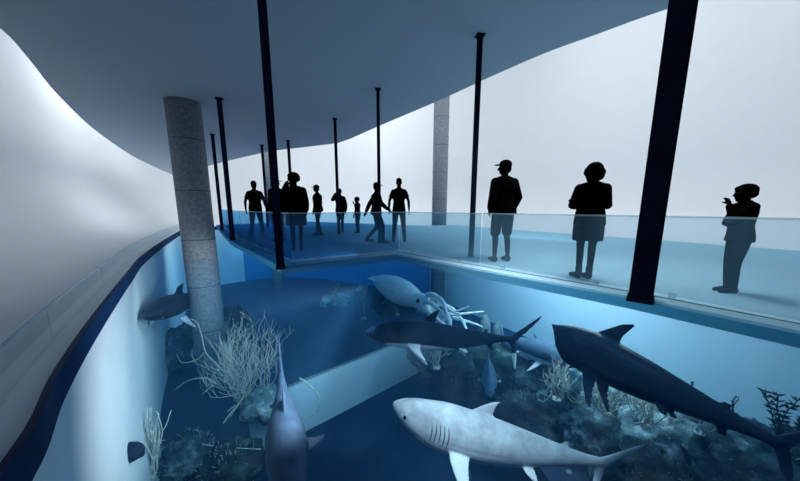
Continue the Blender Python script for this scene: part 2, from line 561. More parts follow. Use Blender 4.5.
# ------------------------------------------------------------------ water
def water_mat():
    m, nt, out = nmat('clear_blue_water')
    L = nt.links.new
    tr = N(nt, 'ShaderNodeBsdfTransparent', Color=(.90, .96, 1, 1))
    gl = N(nt, 'ShaderNodeBsdfGlossy', Roughness=.1, Color=(.5, .75, 1, 1))
    mx = N(nt, 'ShaderNodeMixShader', Fac=.02)
    tl = N(nt, 'ShaderNodeBsdfTranslucent', Color=(.25, .60, .95, 1))
    m2 = N(nt, 'ShaderNodeMixShader', Fac=.03)
    L(tr.outputs[0], m2.inputs[1]); L(tl.outputs[0], m2.inputs[2])
    L(m2.outputs[0], mx.inputs[1]); L(gl.outputs[0], mx.inputs[2])
    L(mx.outputs[0], out.inputs['Surface'])
    ab = N(nt, 'ShaderNodeVolumeAbsorption', Color=(.14, .72, .94, 1), Density=.09)
    sc = N(nt, 'ShaderNodeVolumeScatter', Color=(.10, .50, 1, 1), Density=.012)
    ad = N(nt, 'ShaderNodeAddShader')
    L(ab.outputs[0], ad.inputs[0]); L(sc.outputs[0], ad.inputs[1])
    L(ad.outputs[0], out.inputs['Volume'])
    return m


M['water'] = water_mat()
wp = offset_line(left_line, .1) + offset_line(back_line[1:], .1) + offset_line(right_line[1:], .1)
bm = bmesh.new()
vs = [bm.verts.new((p.x, p.y, WATER)) for p in wp]
es = [bm.edges.new((a, b)) for a, b in zip(vs, vs[1:] + vs[:1])]
bmesh.ops.triangle_fill(bm, edges=es, use_beauty=True)
bmesh.ops.remove_doubles(bm, verts=bm.verts, dist=.001)
r = bmesh.ops.extrude_face_region(bm, geom=list(bm.faces))
bmesh.ops.translate(bm, verts=[v for v in r['geom'] if isinstance(v, bmesh.types.BMVert)], vec=(0, 0, PIT - .05 - WATER))
tag(build(bm, 'water', M['water'], None, False), 'clear blue water filling the shark tank under the walkway', 'water', kind='stuff')

# ------------------------------------------------------------------ walkway
near_edge = [V(p) for p in ((-10.4, 16.4), (-7.76, 12.5), (-5.03, 8.53), (-1.90, 4.62), (-0.10, 5.94), (2.50, 3.00), (3.12, 2.11), (4.3, .2), (4.6, -1.5))]
far_edge = [V(p) for p in ((11.3, -1.5), (11.05, 1.2), (10.2, 4.1), (8.4, 7.3), (5.95, 11.3), (2.9, 16.3), (1.2, 15.6), (-6.6, 20.6))]
bm = bmesh.new()
poly = near_edge + far_edge
vs = [bm.verts.new((p.x, p.y, -.03)) for p in poly]
es = [bm.edges.new((a, b)) for a, b in zip(vs, vs[1:] + vs[:1])]
bmesh.ops.triangle_fill(bm, edges=es, use_beauty=True)
r = bmesh.ops.extrude_face_region(bm, geom=list(bm.faces))
bmesh.ops.translate(bm, verts=[v for v in r['geom'] if isinstance(v, bmesh.types.BMVert)], vec=(0, 0, .03))
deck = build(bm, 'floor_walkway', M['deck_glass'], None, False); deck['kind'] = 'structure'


def strip(bm, line, d0, d1, z0, z1):
    a, b = offset_line(line, d0), offset_line(line, d1)
    loft(bm, [[V((p.x, p.y, z0)), V((p.x, p.y, z1)), V((q.x, q.y, z1)), V((q.x, q.y, z0))] for p, q in zip(a, b)])


for k, idx in enumerate(((0, 4), (3, 5), (4, 9))):
    ln = near_edge[idx[0]:idx[1]]
    bm = bmesh.new(); strip(bm, ln, 0, .10, -.14, -.035)
    build(bm, 'edge_beam', M['deck_edge'], deck, False)
    bm = bmesh.new(); strip(bm, ln, .20, .23, .001, .004)
    build(bm, 'edge_groove', M['groove'], deck, False)
bm = bmesh.new()
A, B = near_edge[2], near_edge[3]
t = (B - A).normalized(); n = V((-t.y, t.x))
for k in range(14):
    p = A + t * (.5 + k * .32)
    q = p + n * .12; e = p + n * .95
    loft(bm, [[V((q.x, q.y, .001)), V((q.x + t.x * .06, q.y + t.y * .06, .001)), V((q.x + t.x * .06, q.y + t.y * .06, .004)), V((q.x, q.y, .004))],
              [V((e.x, e.y, .001)), V((e.x + t.x * .06, e.y + t.y * .06, .001)), V((e.x + t.x * .06, e.y + t.y * .06, .004)), V((e.x, e.y, .004))]])
build(bm, 'tread_pattern', M['tread'], deck, False)


def rail(p, q, label, mat):
    """One glass railing panel: pane, pale top edge, two clamps at the foot."""
    p, q = V((p[0], p[1])), V((q[0], q[1]))
    t = (q - p); ln = t.length; t.normalize()
    root = empty('glass_railing_panel', (p.x, p.y, 0), math.atan2(t.y, t.x))
    bm = bmesh.new(); prism(bm, [(.015, -.008), (ln - .015, -.008), (ln - .015, .008), (.015, .008)], .02, .84)
    build(bm, 'pane', M[mat], root, False)
    bm = bmesh.new(); prism(bm, [(.015, -.01), (ln - .015, -.01), (ln - .015, .01), (.015, .01)], .84, .86)
    build(bm, 'top_edge', M['rail_edge'], root, False)
    for f in (.2, .8):
        bm = bmesh.new(); prism(bm, [(ln * f - .03, -.018), (ln * f + .03, -.018), (ln * f + .03, .018), (ln * f - .03, .018)], .0, .05)
        build(bm, 'clamp', M['rail_edge'], root, False)
    tag(root, label, 'railing', 'glass railing panels along the walkway')


inner = [p.copy() for p in near_edge]
inner = offset_line(near_edge, .30)
inner[3] = V((-1.93, 5.12)); inner[4] = V((-.02, 6.42))
pairs = [(0, 1, 0, 1, 'frosted glass railing panel at the far left end of the walkway'),
         (1, 2, 0, 1, 'frosted glass railing panel between the two thin far left posts'),
         (2, 3, 0, .5, 'frosted glass railing panel in front of the bare-headed man in a tee'),
         (2, 3, .5, 1, 'frosted glass railing panel behind the thick post at the prow'),
         (3, 4, 0, 1, 'frosted glass railing panel from the prow to the inner corner of the walkway'),
         (4, 5, 0, .5, 'frosted glass railing panel in front of the man in shorts'),
         (4, 5, .5, 1, 'frosted glass railing panel in front of the woman with folded arms'),
         (5, 7, 0, .42, 'frosted glass railing panel in front of the boy touching his mouth'),
         (5, 7, .42, 1, 'frosted glass railing panel at the right end of the walkway')]
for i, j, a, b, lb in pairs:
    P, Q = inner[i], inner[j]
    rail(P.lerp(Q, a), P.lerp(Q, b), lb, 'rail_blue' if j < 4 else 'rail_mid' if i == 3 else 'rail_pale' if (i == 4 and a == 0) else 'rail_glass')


# ------------------------------------------------------------------ posts and columns
def post(x, y, w, label, group, rz=.6, lean=(0, 0)):
    root = empty('steel_post', (x, y, 0), rz)
    h = w / 2
    bm = bmesh.new(); prism(bm, [(-h, -h), (h, -h), (h, h), (-h, h)], .02, CEIL)
    bmesh.ops.bevel(bm, geom=[e for e in bm.edges if abs(e.verts[0].co.z - e.verts[1].co.z) > 1], offset=w * .08, segments=2, affect='EDGES')
    build(bm, 'shaft', M['post'], root, False)
    g = h + .012
    bm = bmesh.new(); prism(bm, [(-g, -g), (g, -g), (g, g), (-g, g)], -.03, .02)
    build(bm, 'foot', M['post_cap'], root, False)
    bm = bmesh.new(); prism(bm, [(-g - .02, -g - .02), (g + .02, -g - .02), (g + .02, g + .02), (-g - .02, g + .02)], CEIL - .02, CEIL)
    build(bm, 'head_plate', M['post'], root, False)
    tag(root, label, 'post', group)


G1, G2 = 'posts along the near edge of the walkway', 'posts standing back on the walkway'
post(2.55, 2.95, .20, 'broad navy steel post at the right, between the woman and the boy', G1, -.72)
post(-1.93, 4.58, .12, 'long navy steel post at the prow of the walkway, its head out at the top', G1, .40)
post(-4.98, 8.57, .13, 'taller navy post, the nearer of the pair right of the wide concrete column', G1, .53)
post(-7.68, 12.5, .13, 'shorter thin navy post right beside the wide concrete column', G1, .55)
post(1.40, 5.63, .085, 'slim dark post left of the capped man in shorts', G2, .1)
post(-.56, 7.93, .085, 'slim dark post behind the walking person in a cap', G2, .1)
post(-2.2, 10.4, .095, 'slim dark post behind the woman with a hand at her head', G2, .1)
post(-5.0, 13.6, .11, 'short-looking dark post behind the curly-haired woman', G2, .1)
post(-6.6, 14.5, .10, 'thin dark post between the bare-headed man and the thick prow post', G2, .1)


def column(x, y, r, z1, label):
    bm = bmesh.new()
    rings = [[V((r * math.cos(2 * PI * k / 40), r * math.sin(2 * PI * k / 40), z)) for k in range(40)] for z in (FLOOR, z1)]
    loft(bm, rings)
    o = build(bm, 'concrete_column', M['concrete'], None, False)
    for p in o.data.polygons: p.use_smooth = len(p.vertices) == 4
    o.location = (x, y, 0)
    tag(o, label, 'column', 'round concrete columns')


column(-6.2, 8.87, .44, CEIL, 'wide speckled concrete column standing in the water at the left')
column(2.25, 16.75, .42, 12, 'round concrete column beyond the capped man, left of the slim post')
column(-8.75, 20.2, .40, 12, 'round bluish column half hidden behind the thick prow post')


# ------------------------------------------------------------------ people
def rings_z(tab, n=20, off=0.0, p=2.3):
    rr = []
    for z, rx, ry, cy in tab:
        ring = []
        for k in range(n):
            a = 2 * PI * k / n
            c, s = math.cos(a), math.sin(a)
            ring.append(V((math.copysign(abs(c) ** (2 / p), c) * (rx + off), cy + math.copysign(abs(s) ** (2 / p), s) * (ry + off), z)))
        rr.append(ring)
    return rr


ARMS = {
    'down': ((.23, -.03, 1.13), (.245, .05, .88)),
    'out': ((.265, -.02, 1.14), (.285, .06, .90)),
    'pocket': ((.235, -.06, 1.13), (.20, .05, .93)),
    'behind': ((.27, -.10, 1.14), (.07, -.17, .98)),
    'folded_r': ((.225, .07, 1.14), (-.10, .235, 1.19)),
    'folded_l': ((.225, .07, 1.14), (-.08, .20, 1.13)),
    'chin': ((.20, .19, 1.17), (.05, .215, 1.42)),
    'head': ((.27, .15, 1.32), (.14, .12, 1.57)),
    'support': ((.22, .05, 1.13), (-.06, .21, 1.16)),
    'swing_f': ((.23, .10, 1.15), (.22, .29, .99)),
    'swing_b': ((.24, -.16, 1.16), (.25, -.27, .92)),
}
LEGS = {
    'stand': (((.10, .02, .50), (.115, -.02, .09)), ((.10, .02, .50), (.115, -.02, .09))),
    'wide': (((.125, .02, .50), (.155, -.02, .09)), ((.125, .02, .50), (.155, -.02, .09))),
    'close': (((.075, .02, .50), (.065, -.01, .09)), ((.075, .02, .50), (.07, -.01, .09))),
    'walk': (((.09, .16, .52), (.09, .17, .09)), ((.09, .04, .50), (.09, -.27, .13))),
    'step': (((.085, .06, .50), (.085, .08, .09)), ((.085, .0, .50), (.085, -.10, .09))),
}


def person(loc, rz, H, label, arms=('down', 'down'), legs='stand', top='jacket', bottom='trousers', hair='short', cap=False, heels=False,
           yaw=0, build_w=1.0, depth=1.0, child=False, vox=.009, feet_rz=0, nod=0):
    k = H / 1.75
    root = empty('person', loc, rz)
    hs = 1.22 if child else 1.0             # children carry larger heads
    HC = V((0, .025, 1.625 - (.03 if child else 0)))
    W_, D_ = build_w, depth
    torso = [(.86, .135, .10, -.01), (.94, .168, .118, -.015), (1.02, .16, .108, -.005), (1.10, .145, .10, .0), (1.2, .158, .108, .0), (1.3, .175, .118, 0), (1.36, .172, .108, -.005), (1.42, .135, .085, -.01), (1.475, .066, .06, -.005)]
    torso = [(z, rx * W_, ry * D_, cy) for z, rx, ry, cy in torso]
    S = []
    for sd, am in ((1, arms[0]), (-1, arms[1])):
        e, w = ARMS[am]
        sh = V((sd * .160 * W_, -.005, 1.385))
        S.append((sd, sh, V((sd * (e[0] * (.6 + .4 * W_)), e[1], e[2])), V((sd * w[0] * W_, w[1], w[2]))))
    Lg = []
    for sd, (kn, an) in zip((1, -1), LEGS[legs]):
        Lg.append((sd, V((sd * .088 * W_, -.01, .90)), V((sd * kn[0] * W_, kn[1], kn[2])), V((sd * an[0] * W_, an[1], an[2]))))
    toe = Matrix.Rotation(feet_rz, 3, 'Z')
    hr_ = Matrix.Rotation(yaw, 3, 'Z') @ Matrix.Rotation(nod, 3, 'X')

    def hp(x, y, z):                        # a point given relative to the head's centre
        return HC + hr_ @ (V((x, y, z)) * hs)

    # body: one continuous skin
    bm = bmesh.new()
    loft(bm, rings_z(torso))
    capsule(bm, (0, -.005, 1.42), HC + V((0, -.01, -.05)), .062, .056)
    ball(bm, hp(0, -.005, .03), V((.074, .095, .092)) * hs, hr_)
    ball(bm, hp(0, .025, -.04), V((.056, .066, .075)) * hs, hr_)
    ball(bm, hp(0, .055, -.085), V((.03, .028, .024)) * hs, hr_)          # chin
    capsule(bm, hp(0, .088, .012), hp(0, .108, -.026), .010 * hs, .016 * hs)    # nose
    capsule(bm, hp(-.02, .082, -.055), hp(.02, .082, -.055), .009 * hs, .009 * hs)     # lips
    capsule(bm, hp(-.035, .082, .028), hp(.035, .082, .028), .011 * hs, .011 * hs)     # brow
    for sd in (1, -1):
        ball(bm, hp(sd * .074, -.008, -.005), V((.011, .022, .032)) * hs, hr_)
    for sd, sh, el, wr_ in S:
        ball(bm, sh, (.056, .056, .056))
        capsule(bm, (0, -.01, 1.44), sh, .058, .05)
        limb(bm, [sh, sh.lerp(el, .5), el, el.lerp(wr_, .4), wr_], [.052, .047, .038, .038, .026])
        d = (wr_ - el).normalized()
        # palm, four bent fingers of unequal length, thumb leaving the side of the palm
        inw = V((-sd, 0, 0)) if abs(d.x) < .7 else V((0, -1, 0))
        nrm = (inw - d * inw.dot(d)).normalized()       # the way the palm faces
        wid = d.cross(nrm).normalized() * (1 if d.cross(nrm).y > 0 or abs(d.z) < .5 else -1)
        pc = wr_ + d * .052
        rot = Matrix((wid, d, nrm)).transposed()
        ball(bm, pc, (.041, .052, .017), rot)
        for f, (off, ln) in enumerate(((.030, .070), (.010, .080), (-.011, .074), (-.031, .058))):
            b0 = wr_ + d * .085 + wid * off
            b1 = b0 + (d + nrm * .25).normalized() * ln * .55
            b2 = b1 + (d * .75 + nrm * .7).normalized() * ln * .5
            limb(bm, [b0, b1, b2], [.0098, .0092, .0078])
        t0 = wr_ + d * .025 + wid * .032
        t1 = t0 + (d * .7 + wid * .7 + nrm * .2).normalized() * .04
        t2 = t1 + (d + wid * .15 + nrm * .4).normalized() * .032
        limb(bm, [t0, t1, t2], [.013, .0115, .009])
    for sd, hpj, kn, an in Lg:
        limb(bm, [hpj, hpj.lerp(kn, .4), kn, kn.lerp(an, .35) + V((0, -.012, 0)), an], [.088, .078, .054, .052, .036])
        f = toe @ V((0, .15, 0))
        limb(bm, [an + V((0, -.02, -.03)), an + f * .5 + V((0, 0, -.05)), an + f + V((0, 0, -.065))], [.036, .034, .022])
    if k != 1:
        pass
    me = fuse(bm, 'body', vox / k)
    b = link('body', me, M['skin'], root)

    parts = [b]
    # clothing
    bm = bmesh.new()
    o_ = .022 if top == 'jacket' else .012
    if top == 'jacket':
        tt = [(.84, .178 * W_, .128 * D_, -.01)] + [(z, rx, ry, cy) for z, rx, ry, cy in torso if .9 < z < 1.45]
        tt = [(z, rx * (1.06 if z < 1.2 else 1), ry, cy) for z, rx, ry, cy in tt]
    else:
        tt = [(z, rx, ry, cy) for z, rx, ry, cy in torso if .9 < z < 1.45]
    loft(bm, rings_z(tt, off=o_))
    for sd, sh, el, wr_ in S:
        ball(bm, sh, (.054 + o_, .056 + o_, .052 + o_))
        capsule(bm, V((sd * .03, -.01, 1.435)), sh, .056 + o_ * .6, .05 + o_ * .8)
        if top == 'jacket':
            limb(bm, [sh, sh.lerp(el, .5), el, el.lerp(wr_, .4), el.lerp(wr_, .9)], [.055 + o_, .05 + o_, .044 + o_, .042 + o_, .032 + o_])
        else:
            limb(bm, [sh, sh.lerp(el, .55)], [.054 + o_, .052 + o_])
    parts.append(link(top if top != 'tee' else 'tee_shirt', fuse(bm, top, vox * 1.15 / k), M['cloth'], root))
    bm = bmesh.new()
    if bottom == 'skirt':
        loft(bm, rings_z([(.60, .185 * W_, .15 * D_, 0), (.75, .19 * W_, .15 * D_, 0), (.93, .178 * W_, .128 * D_, -.01), (1.06, .15 * W_, .108 * D_, 0)], off=.012))
    else:
        loft(bm, rings_z([(.83, .15 * W_, .11 * D_, -.01), (.94, .168 * W_, .118 * D_, -.012), (1.04, .158 * W_, .108 * D_, -.005)], off=.012))
        for sd, hpj, kn, an in Lg:
            if bottom == 'shorts':
                limb(bm, [hpj, hpj.lerp(kn, .5), kn + V((0, 0, .02))], [.102, .098, .088])
            else:
                limb(bm, [hpj, hpj.lerp(kn, .45), kn, kn.lerp(an, .5), an + V((0, 0, .02))], [.10, .088, .066, .06, .052])
    parts.append(link(bottom, fuse(bm, bottom, vox * 1.15 / k), M['cloth_b'], root))
    for sd, hpj, kn, an in Lg:
        bm = bmesh.new()
        f = toe @ V((0, .17, 0))
        up = .045 if heels else 0
        limb(bm, [an + V((0, -.03, -.035)), an + f * .45 + V((0, 0, -.045)), an + f + V((0, 0, -.06))], [.046, .042, .028])
        capsule(bm, an + V((0, -.045, -.072)), an + f * 1.02 + V((0, 0, -.072)), .022, .022)
        if heels:
            capsule(bm, an + V((0, -.04, -.05)), an + V((0, -.045, -.082)), .016, .011)
            limb(bm, [an + V((0, 0, .0)), an + V((0, 0, .09))], [.046, .05])
        parts.append(link('boot' if heels else 'shoe', fuse(bm, 'shoe', .009 / k, 2), M['shoe'], root))
    # hair, cap
    bm = bmesh.new()
    if hair == 'short':
        ball(bm, hp(0, -.022, .045), V((.083, .098, .090)) * hs, hr_)
        ball(bm, hp(0, -.055, -.02), V((.070, .06, .07)) * hs, hr_)
    elif hair == 'curly':
        rn = random.Random(5)
        ball(bm, hp(0, -.03, .03), V((.12, .125, .12)) * hs, hr_)
        for q in range(40):
            a, b2 = rn.uniform(0, 2 * PI), rn.uniform(-.5, 1)
            p_ = V((math.cos(a) * math.sqrt(max(0, 1 - b2 * b2)) * .115, -.035 + math.sin(a) * math.sqrt(max(0, 1 - b2 * b2)) * .115, .03 + b2 * .105))
            if p_.y < .075: ball(bm, hp(*p_), .032, seg=8)
    elif hair == 'bob':
        rn = random.Random(8)
        ball(bm, hp(0, -.03, .035), V((.118, .125, .115)) * hs, hr_)
        ball(bm, hp(0, -.05, -.045), V((.122, .095, .105)) * hs, hr_)
        for q in range(34):
            a, b2 = rn.uniform(0, 2 * PI), rn.uniform(-.95, .95)
            c2 = math.sqrt(1 - b2 * b2)
            p_ = V((math.cos(a) * c2 * .112, -.035 + math.sin(a) * c2 * .112, -.01 + b2 * .125))
            if p_.y < .055 or p_.z > .07: ball(bm, hp(*p_), .036, seg=8)
    elif hair == 'tied':
        ball(bm, hp(0, -.022, .045), V((.084, .10, .09)) * hs, hr_)
        ball(bm, hp(0, -.06, -.01), V((.076, .065, .08)) * hs, hr_)
        ball(bm, hp(0, -.115, .06), V((.04, .04, .04)) * hs, hr_)
    elif hair == 'mop':
        ball(bm, hp(0, -.015, .045), V((.092, .108, .082)) * hs, hr_)
        ball(bm, hp(0, -.06, -.005), V((.08, .06, .06)) * hs, hr_)
        ball(bm, hp(0, .055, .06), V((.07, .05, .04)) * hs, hr_)
    parts.append(link('hair', fuse(bm, 'hair', .012 / k, 3), M['hair'], root))
    if cap:
        bm = bmesh.new()
        ball(bm, hp(0, -.012, .062), V((.090, .108, .078)) * hs, hr_)
        cpm = fuse(bm, 'cap', .01 / k, 2)
        cp = link('cap', cpm, M['cloth_b'], root); parts.append(cp)
        bm = bmesh.new()
        ball(bm, hp(0, .112, .052), V((.062, .066, .012)) * hs, hr_)
        br = link('cap_brim', fuse(bm, 'brim', .008 / k, 2), M['cloth_b'], root); parts.append(br)
    for sd in (1, -1):
        bm = bmesh.new(); ball(bm, hp(sd * .030, .083, .006), V((.012, .010, .008)) * hs, hr_)
        parts.append(build(bm, 'eye', M['eye'], root))
    for p in parts:
        p.data.transform(Matrix.Scale(k, 4))
        p.data.update()
    tag(root, label, 'person', 'visitors on the walkway')
    return root


def P2(px, py):
    q = at(px, py, 0)
    return (q.x, q.y, 0)


FAR = .012
person(P2(258, 239), .1, 1.74, 'bare-headed person in a tee, arms held off the body, farthest left on the walkway', ('out', 'out'), 'wide', 'tee', 'trousers', vox=FAR, build_w=1.08)
person(P2(280, 241), 1.0, 1.76, 'capped person in a jacket partly hidden behind the thick prow post', ('pocket', 'pocket'), 'stand', 'jacket', 'trousers', cap=True, vox=FAR, build_w=1.15, depth=1.2, yaw=-2.0)
person(P2(298, 251), .15, 1.66, 'stout curly-haired person in a long jacket just right of the thick prow post', ('pocket', 'head'), 'close', 'jacket', 'skirt', hair='curly', vox=FAR, build_w=1.18, depth=1.2)
person(P2(319, 235), 1.5, 1.72, 'capped person seen side-on, facing left, fourth figure from the left', ('down', 'down'), 'step', 'jacket', 'trousers', cap=True, vox=FAR, depth=1.2)
person(P2(341, 233), .4, 1.65, 'person with one hand raised to the head beside a slim post', ('down', 'head'), 'step', 'jacket', 'trousers', hair='tied', vox=FAR, build_w=.95)
person(P2(358, 233), 1.2, 1.36, 'small child with a hand at the mouth, between the two slim posts', ('chin', 'down'), 'close', 'tee', 'trousers', hair='mop', vox=FAR, child=True)
person(P2(377, 243), -1.3, 1.60, 'capped person walking to the right in front of a slim post', ('swing_f', 'swing_b'), 'walk', 'jacket', 'trousers', cap=True, vox=FAR, depth=1.15)
person(P2(399, 242), 0, 1.74, 'slender person with close-cropped hair and arms at the sides, left of the far round column', ('out', 'out'), 'wide', 'tee', 'trousers', vox=FAR, build_w=.98)
person(P2(500, 261), .2, 1.74, 'man in a baseball cap, jacket and shorts, head turned left', ('pocket', 'pocket'), 'stand', 'jacket', 'shorts', cap=True, yaw=1.15, build_w=1.12, depth=1.25)
person(P2(583, 278), -.35, 1.50, 'woman with a full bob, folded arms, skirt and ankle boots', ('folded_r', 'folded_l'), 'close', 'jacket', 'skirt', hair='bob', heels=True, build_w=1.05, feet_rz=.5)
person(P2(728, 292), 1.25, 1.20, 'boy with a hand at his mouth, alone at the right end of the walkway', ('support', 'chin'), 'close', 'jacket', 'trousers', hair='mop', child=True, build_w=.95, depth=1.0, feet_rz=.1)


# ------------------------------------------------------------------ sea animals
def fin(bm, secs, nrm, n=9):
    """Fin from chord sections (leading point, trailing point, thickness); nrm is its thin direction."""
    nrm = V(nrm).normalized()
    rings = []
    for le, te, th in secs:
        le, te = V(le), V(te)
        up, dn = [], []
        for k in range(n + 1):
            t = k / n
            h = th * (1.6 * math.sqrt(t) * (1 - t) + .18 * (1 - abs(2 * t - 1)) + .12)
            p = le.lerp(te, t)
            up.append(p + nrm * h); dn.append(p - nrm * h)
        rings.append(up + list(reversed(dn)))
    loft(bm, rings)


def place(o, snout, tail, L, up=(0, 0, 1)):
    """Local +X runs from tail to snout; the origin is the middle of the body."""
    x = (V(snout) - V(tail)).normalized()
    u = V(up); z = (u - x * u.dot(x)).normalized(); y = z.cross(x)
    m = Matrix((x, y, z)).transposed().to_4x4()
    m.translation = V(snout) - x * L * .5
    o.matrix_world = m


SHARK = [(0, .004, .004, -.005), (.015, .02, .022, -.004), (.05, .045, .045, 0), (.10, .066, .062, .002), (.17, .084, .078, .004), (.25, .098, .088, .004), (.33, .104, .09, .002), (.42, .100, .084, 0),
         (.52, .086, .068, .002), (.62, .066, .05, .006), (.72, .045, .034, .011), (.80, .028, .024, .015), (.86, .019, .022, .018), (.90, .018, .014, .02)]


def shark(name, label, mat, snout, tail, up=(0, 0, 1), prof=SHARK, fat=1.0, bend=0.0, dorsal=1.0, pect=1.0, pdown=.6, tailk=1.0, vox=None, face='big', cat='shark', group=None,
          gills=True, L=None, dorsal_w=1.0, dorsal_at=.36, tail_rot=0.0):
    L = L or (V(snout) - V(tail)).length
    root = empty(name)
    X = lambda s: (.5 - s) * L

    def by(s):
        return bend * L * max(0, s - .35) ** 2 * 2.2

    bm = bmesh.new()
    rings = []
    for i in range(41):
        s = .90 * (i / 40) ** 1.15
        h, w, zc = lerp_list(prof, s)
        h, w, zc = h * L * fat, w * L * fat, zc * L
        ring = []
        for k in range(24):
            a = 2 * PI * k / 24
            c, sn = math.cos(a), math.sin(a)
            flat = .92 if sn < 0 else 1.0
            ring.append(V((X(s), by(s) + c * w, zc + sn * h * flat)))
        rings.append(ring)
    loft(bm, rings)
    q = lambda s, z, y=0: V((X(s), by(s) + y * L, z * L))
    t = .012 * L
    d0 = dorsal_at; dz = .085; dk = dorsal
    dw = dorsal_w
    fin(bm, [(q(d0, dz - .03), q(d0 + .13 * dw, dz - .04), t), (q(d0 + .03 * dw, dz + .02 * dk), q(d0 + .118 * dw, dz + .012 * dk), t * .85), (q(d0 + .068 * dw, dz + .06 * dk), q(d0 + .122 * dw, dz + .055 * dk), t * .6),
             (q(d0 + .103 * dw, dz + .095 * dk), q(d0 + .135 * dw, dz + .09 * dk), t * .4), (q(d0 + .13 * dw, dz + .108 * dk), q(d0 + .142 * dw, dz + .105 * dk), t * .3)], (0, 1, 0))
    fin(bm, [(q(.72, .045), q(.755, .038), t * .5), (q(.74, .07), q(.765, .068), t * .3)], (0, 1, 0))           # second dorsal
    fin(bm, [(q(.74, -.02), q(.775, -.012), t * .5), (q(.76, -.052), q(.785, -.05), t * .3)], (0, 1, 0))         # anal
    for sd in (1, -1):
        out = V((0, sd * math.cos(pdown), -math.sin(pdown)))
        def w_(s, r, z=-.05): return q(s, z, sd * .055) + out * (r * L * pect)
        nn = V((0, math.sin(pdown) * sd, math.cos(pdown)))
        fin(bm, [(w_(.27, -.02), w_(.365, -.02), t), (w_(.29, .05), w_(.367, .05), t * .85), (w_(.325, .11), w_(.378, .11), t * .6), (w_(.365, .165), w_(.397, .16), t * .45), (w_(.395, .192), w_(.408, .19), t * .3)], nn)
        o2 = V((0, sd * .7, -.7))
        def v_(s, r): return q(s, -.045, sd * .02) + o2 * (r * L)
        fin(bm, [(v_(.56, -.01), v_(.615, -.01), t * .6), (v_(.585, .035), v_(.63, .03), t * .4), (v_(.615, .06), v_(.638, .055), t * .3)], V((0, .7 * sd, .7)))
    # tail fin: upper and lower lobe, swung together by tail_rot about the tail root
    tk = tailk
    cr, sr = math.cos(tail_rot), math.sin(tail_rot)
    def c_(dx, dz, tw=0):
        a, b = dx * cr + dz * sr, -dx * sr + dz * cr
        return V((X(.87 + a), by(.87 + a), (.018 + b) * L))
    fin(bm, [(c_(-.01, -.02), c_(.035, -.02), t), (c_(.012, .03 * tk), c_(.052, .026 * tk), t * .8), (c_(.055, .085 * tk), c_(.085, .075 * tk), t * .55), (c_(.10, .145 * tk), c_(.117, .134 * tk), t * .4), (c_(.125, .175 * tk), c_(.131, .172 * tk), t * .3)], (0, 1, 0))
    fin(bm, [(c_(-.01, .02), c_(.035, .02), t), (c_(.01, -.02), c_(.05, -.018), t * .8), (c_(.04, -.075 * tk), c_(.066, -.063 * tk), t * .55), (c_(.07, -.13 * tk), c_(.082, -.12 * tk), t * .4)], (0, 1, 0))
    me = fuse(bm, 'body', vox or L * .0052, 3, .4)
    link('body', me, mat, root)
    h, w, zc = lerp_list(prof, .075)
    for sd in (1, -1):
        bm = bmesh.new(); ball(bm, q(.075, .016 * fat, sd * w * fat * .97), V((.0085, .004, .0085)) * L)
        build(bm, 'eye', M['eye'], root)
        if gills:
            for g in range(5):
                s = .195 + g * .018
                h2, w2, z2 = lerp_list(prof, s)
                pts = []
                for kk in range(7):
                    a = (-.55 + kk / 6 * .85)
                    pts.append(q(s + .006 * math.sin(kk / 6 * PI), z2 + math.sin(a) * h2 * fat * .92, sd * math.cos(a) * w2 * fat * 1.0))
                bm = bmesh.new(); tube(bm, pts, [L * .0012 + L * .0016 * math.sin(PI * kk / 6) for kk in range(7)], 6)
                build(bm, 'gill_slit', M['gill'], root)
    # mouth: a dark crescent under the snout
    pts = []
    for kk in range(13):
        a = -1.25 + 2.5 * kk / 12
        s = .06 + .055 * (1 - math.cos(a)) / .69
        h2, w2, z2 = lerp_list(prof, s)
        pts.append(q(s, z2 - h2 * fat * .60 - .0, math.sin(a) / .95 * w2 * fat * .80))
    bm = bmesh.new(); tube(bm, pts, L * .004, 6)
    build(bm, 'mouth', M['gill'], root)
    place(root, snout, tail, L, up)
    tag(root, label, cat, group)
    return root


SG = 'sharks swimming in the tank'
BLUNT = [(0, .003, .003, .052), (.02, .012, .016, .047), (.05, .034, .034, .034), (.08, .060, .05, .018), (.115, .086, .066, .004), (.16, .106, .08, -.005), (.25, .112, .09, 0), (.33, .108, .09, .002)] + SHARK[7:]
SPINDLE = SHARK[:6] + [(.33, .095, .088, .002), (.42, .078, .072, 0), (.52, .054, .048, .002), (.62, .036, .028, .006), (.72, .024, .018, .011), (.80, .018, .013, .015), (.86, .016, .012, .018), (.90, .016, .010, .02)]
WHITE = [(0, .008, .006, .046), (.012, .022, .022, .042), (.05, .050, .048, .032), (.10, .074, .066, .020), (.17, .094, .082, .008), (.25, .106, .09, .004)] + SHARK[6:]
shark('great_white_shark', 'pale grey shark lit from above, whole body in view at the bottom', M['white_shark'], at(391, 414, -2.6), at(640, 483, -2.95), up=(-.06, .5, 1), prof=WHITE, bend=-.10, fat=1.0, pect=1.0, pdown=1.05, group=SG, dorsal=.75, dorsal_w=1.2, tailk=1.15, tail_rot=.55, dorsal_at=.31)
shark('dark_shark', 'long navy shark with a white underside just below the squid', M['mid_shark'], at(365, 332, -2.2), at(532, 345, -2.2), up=(0, .75, 1), fat=.92, bend=.05, pect=.6, pdown=1.1, tailk=1.15, tail_rot=.35, group=SG, dorsal=.85, dorsal_at=.33, gills=False)
shark('dark_shark', 'huge dark navy shark at the right with its tail out of the picture', M['right_shark'], at(548, 332, -1.55), at(835, 478, -1.75), up=(.15, .8, 1), prof=BLUNT, fat=1.06, pect=.95, pdown=1.35, group=SG, dorsal=1.3, dorsal_w=1.35, gills=False, dorsal_at=.195)
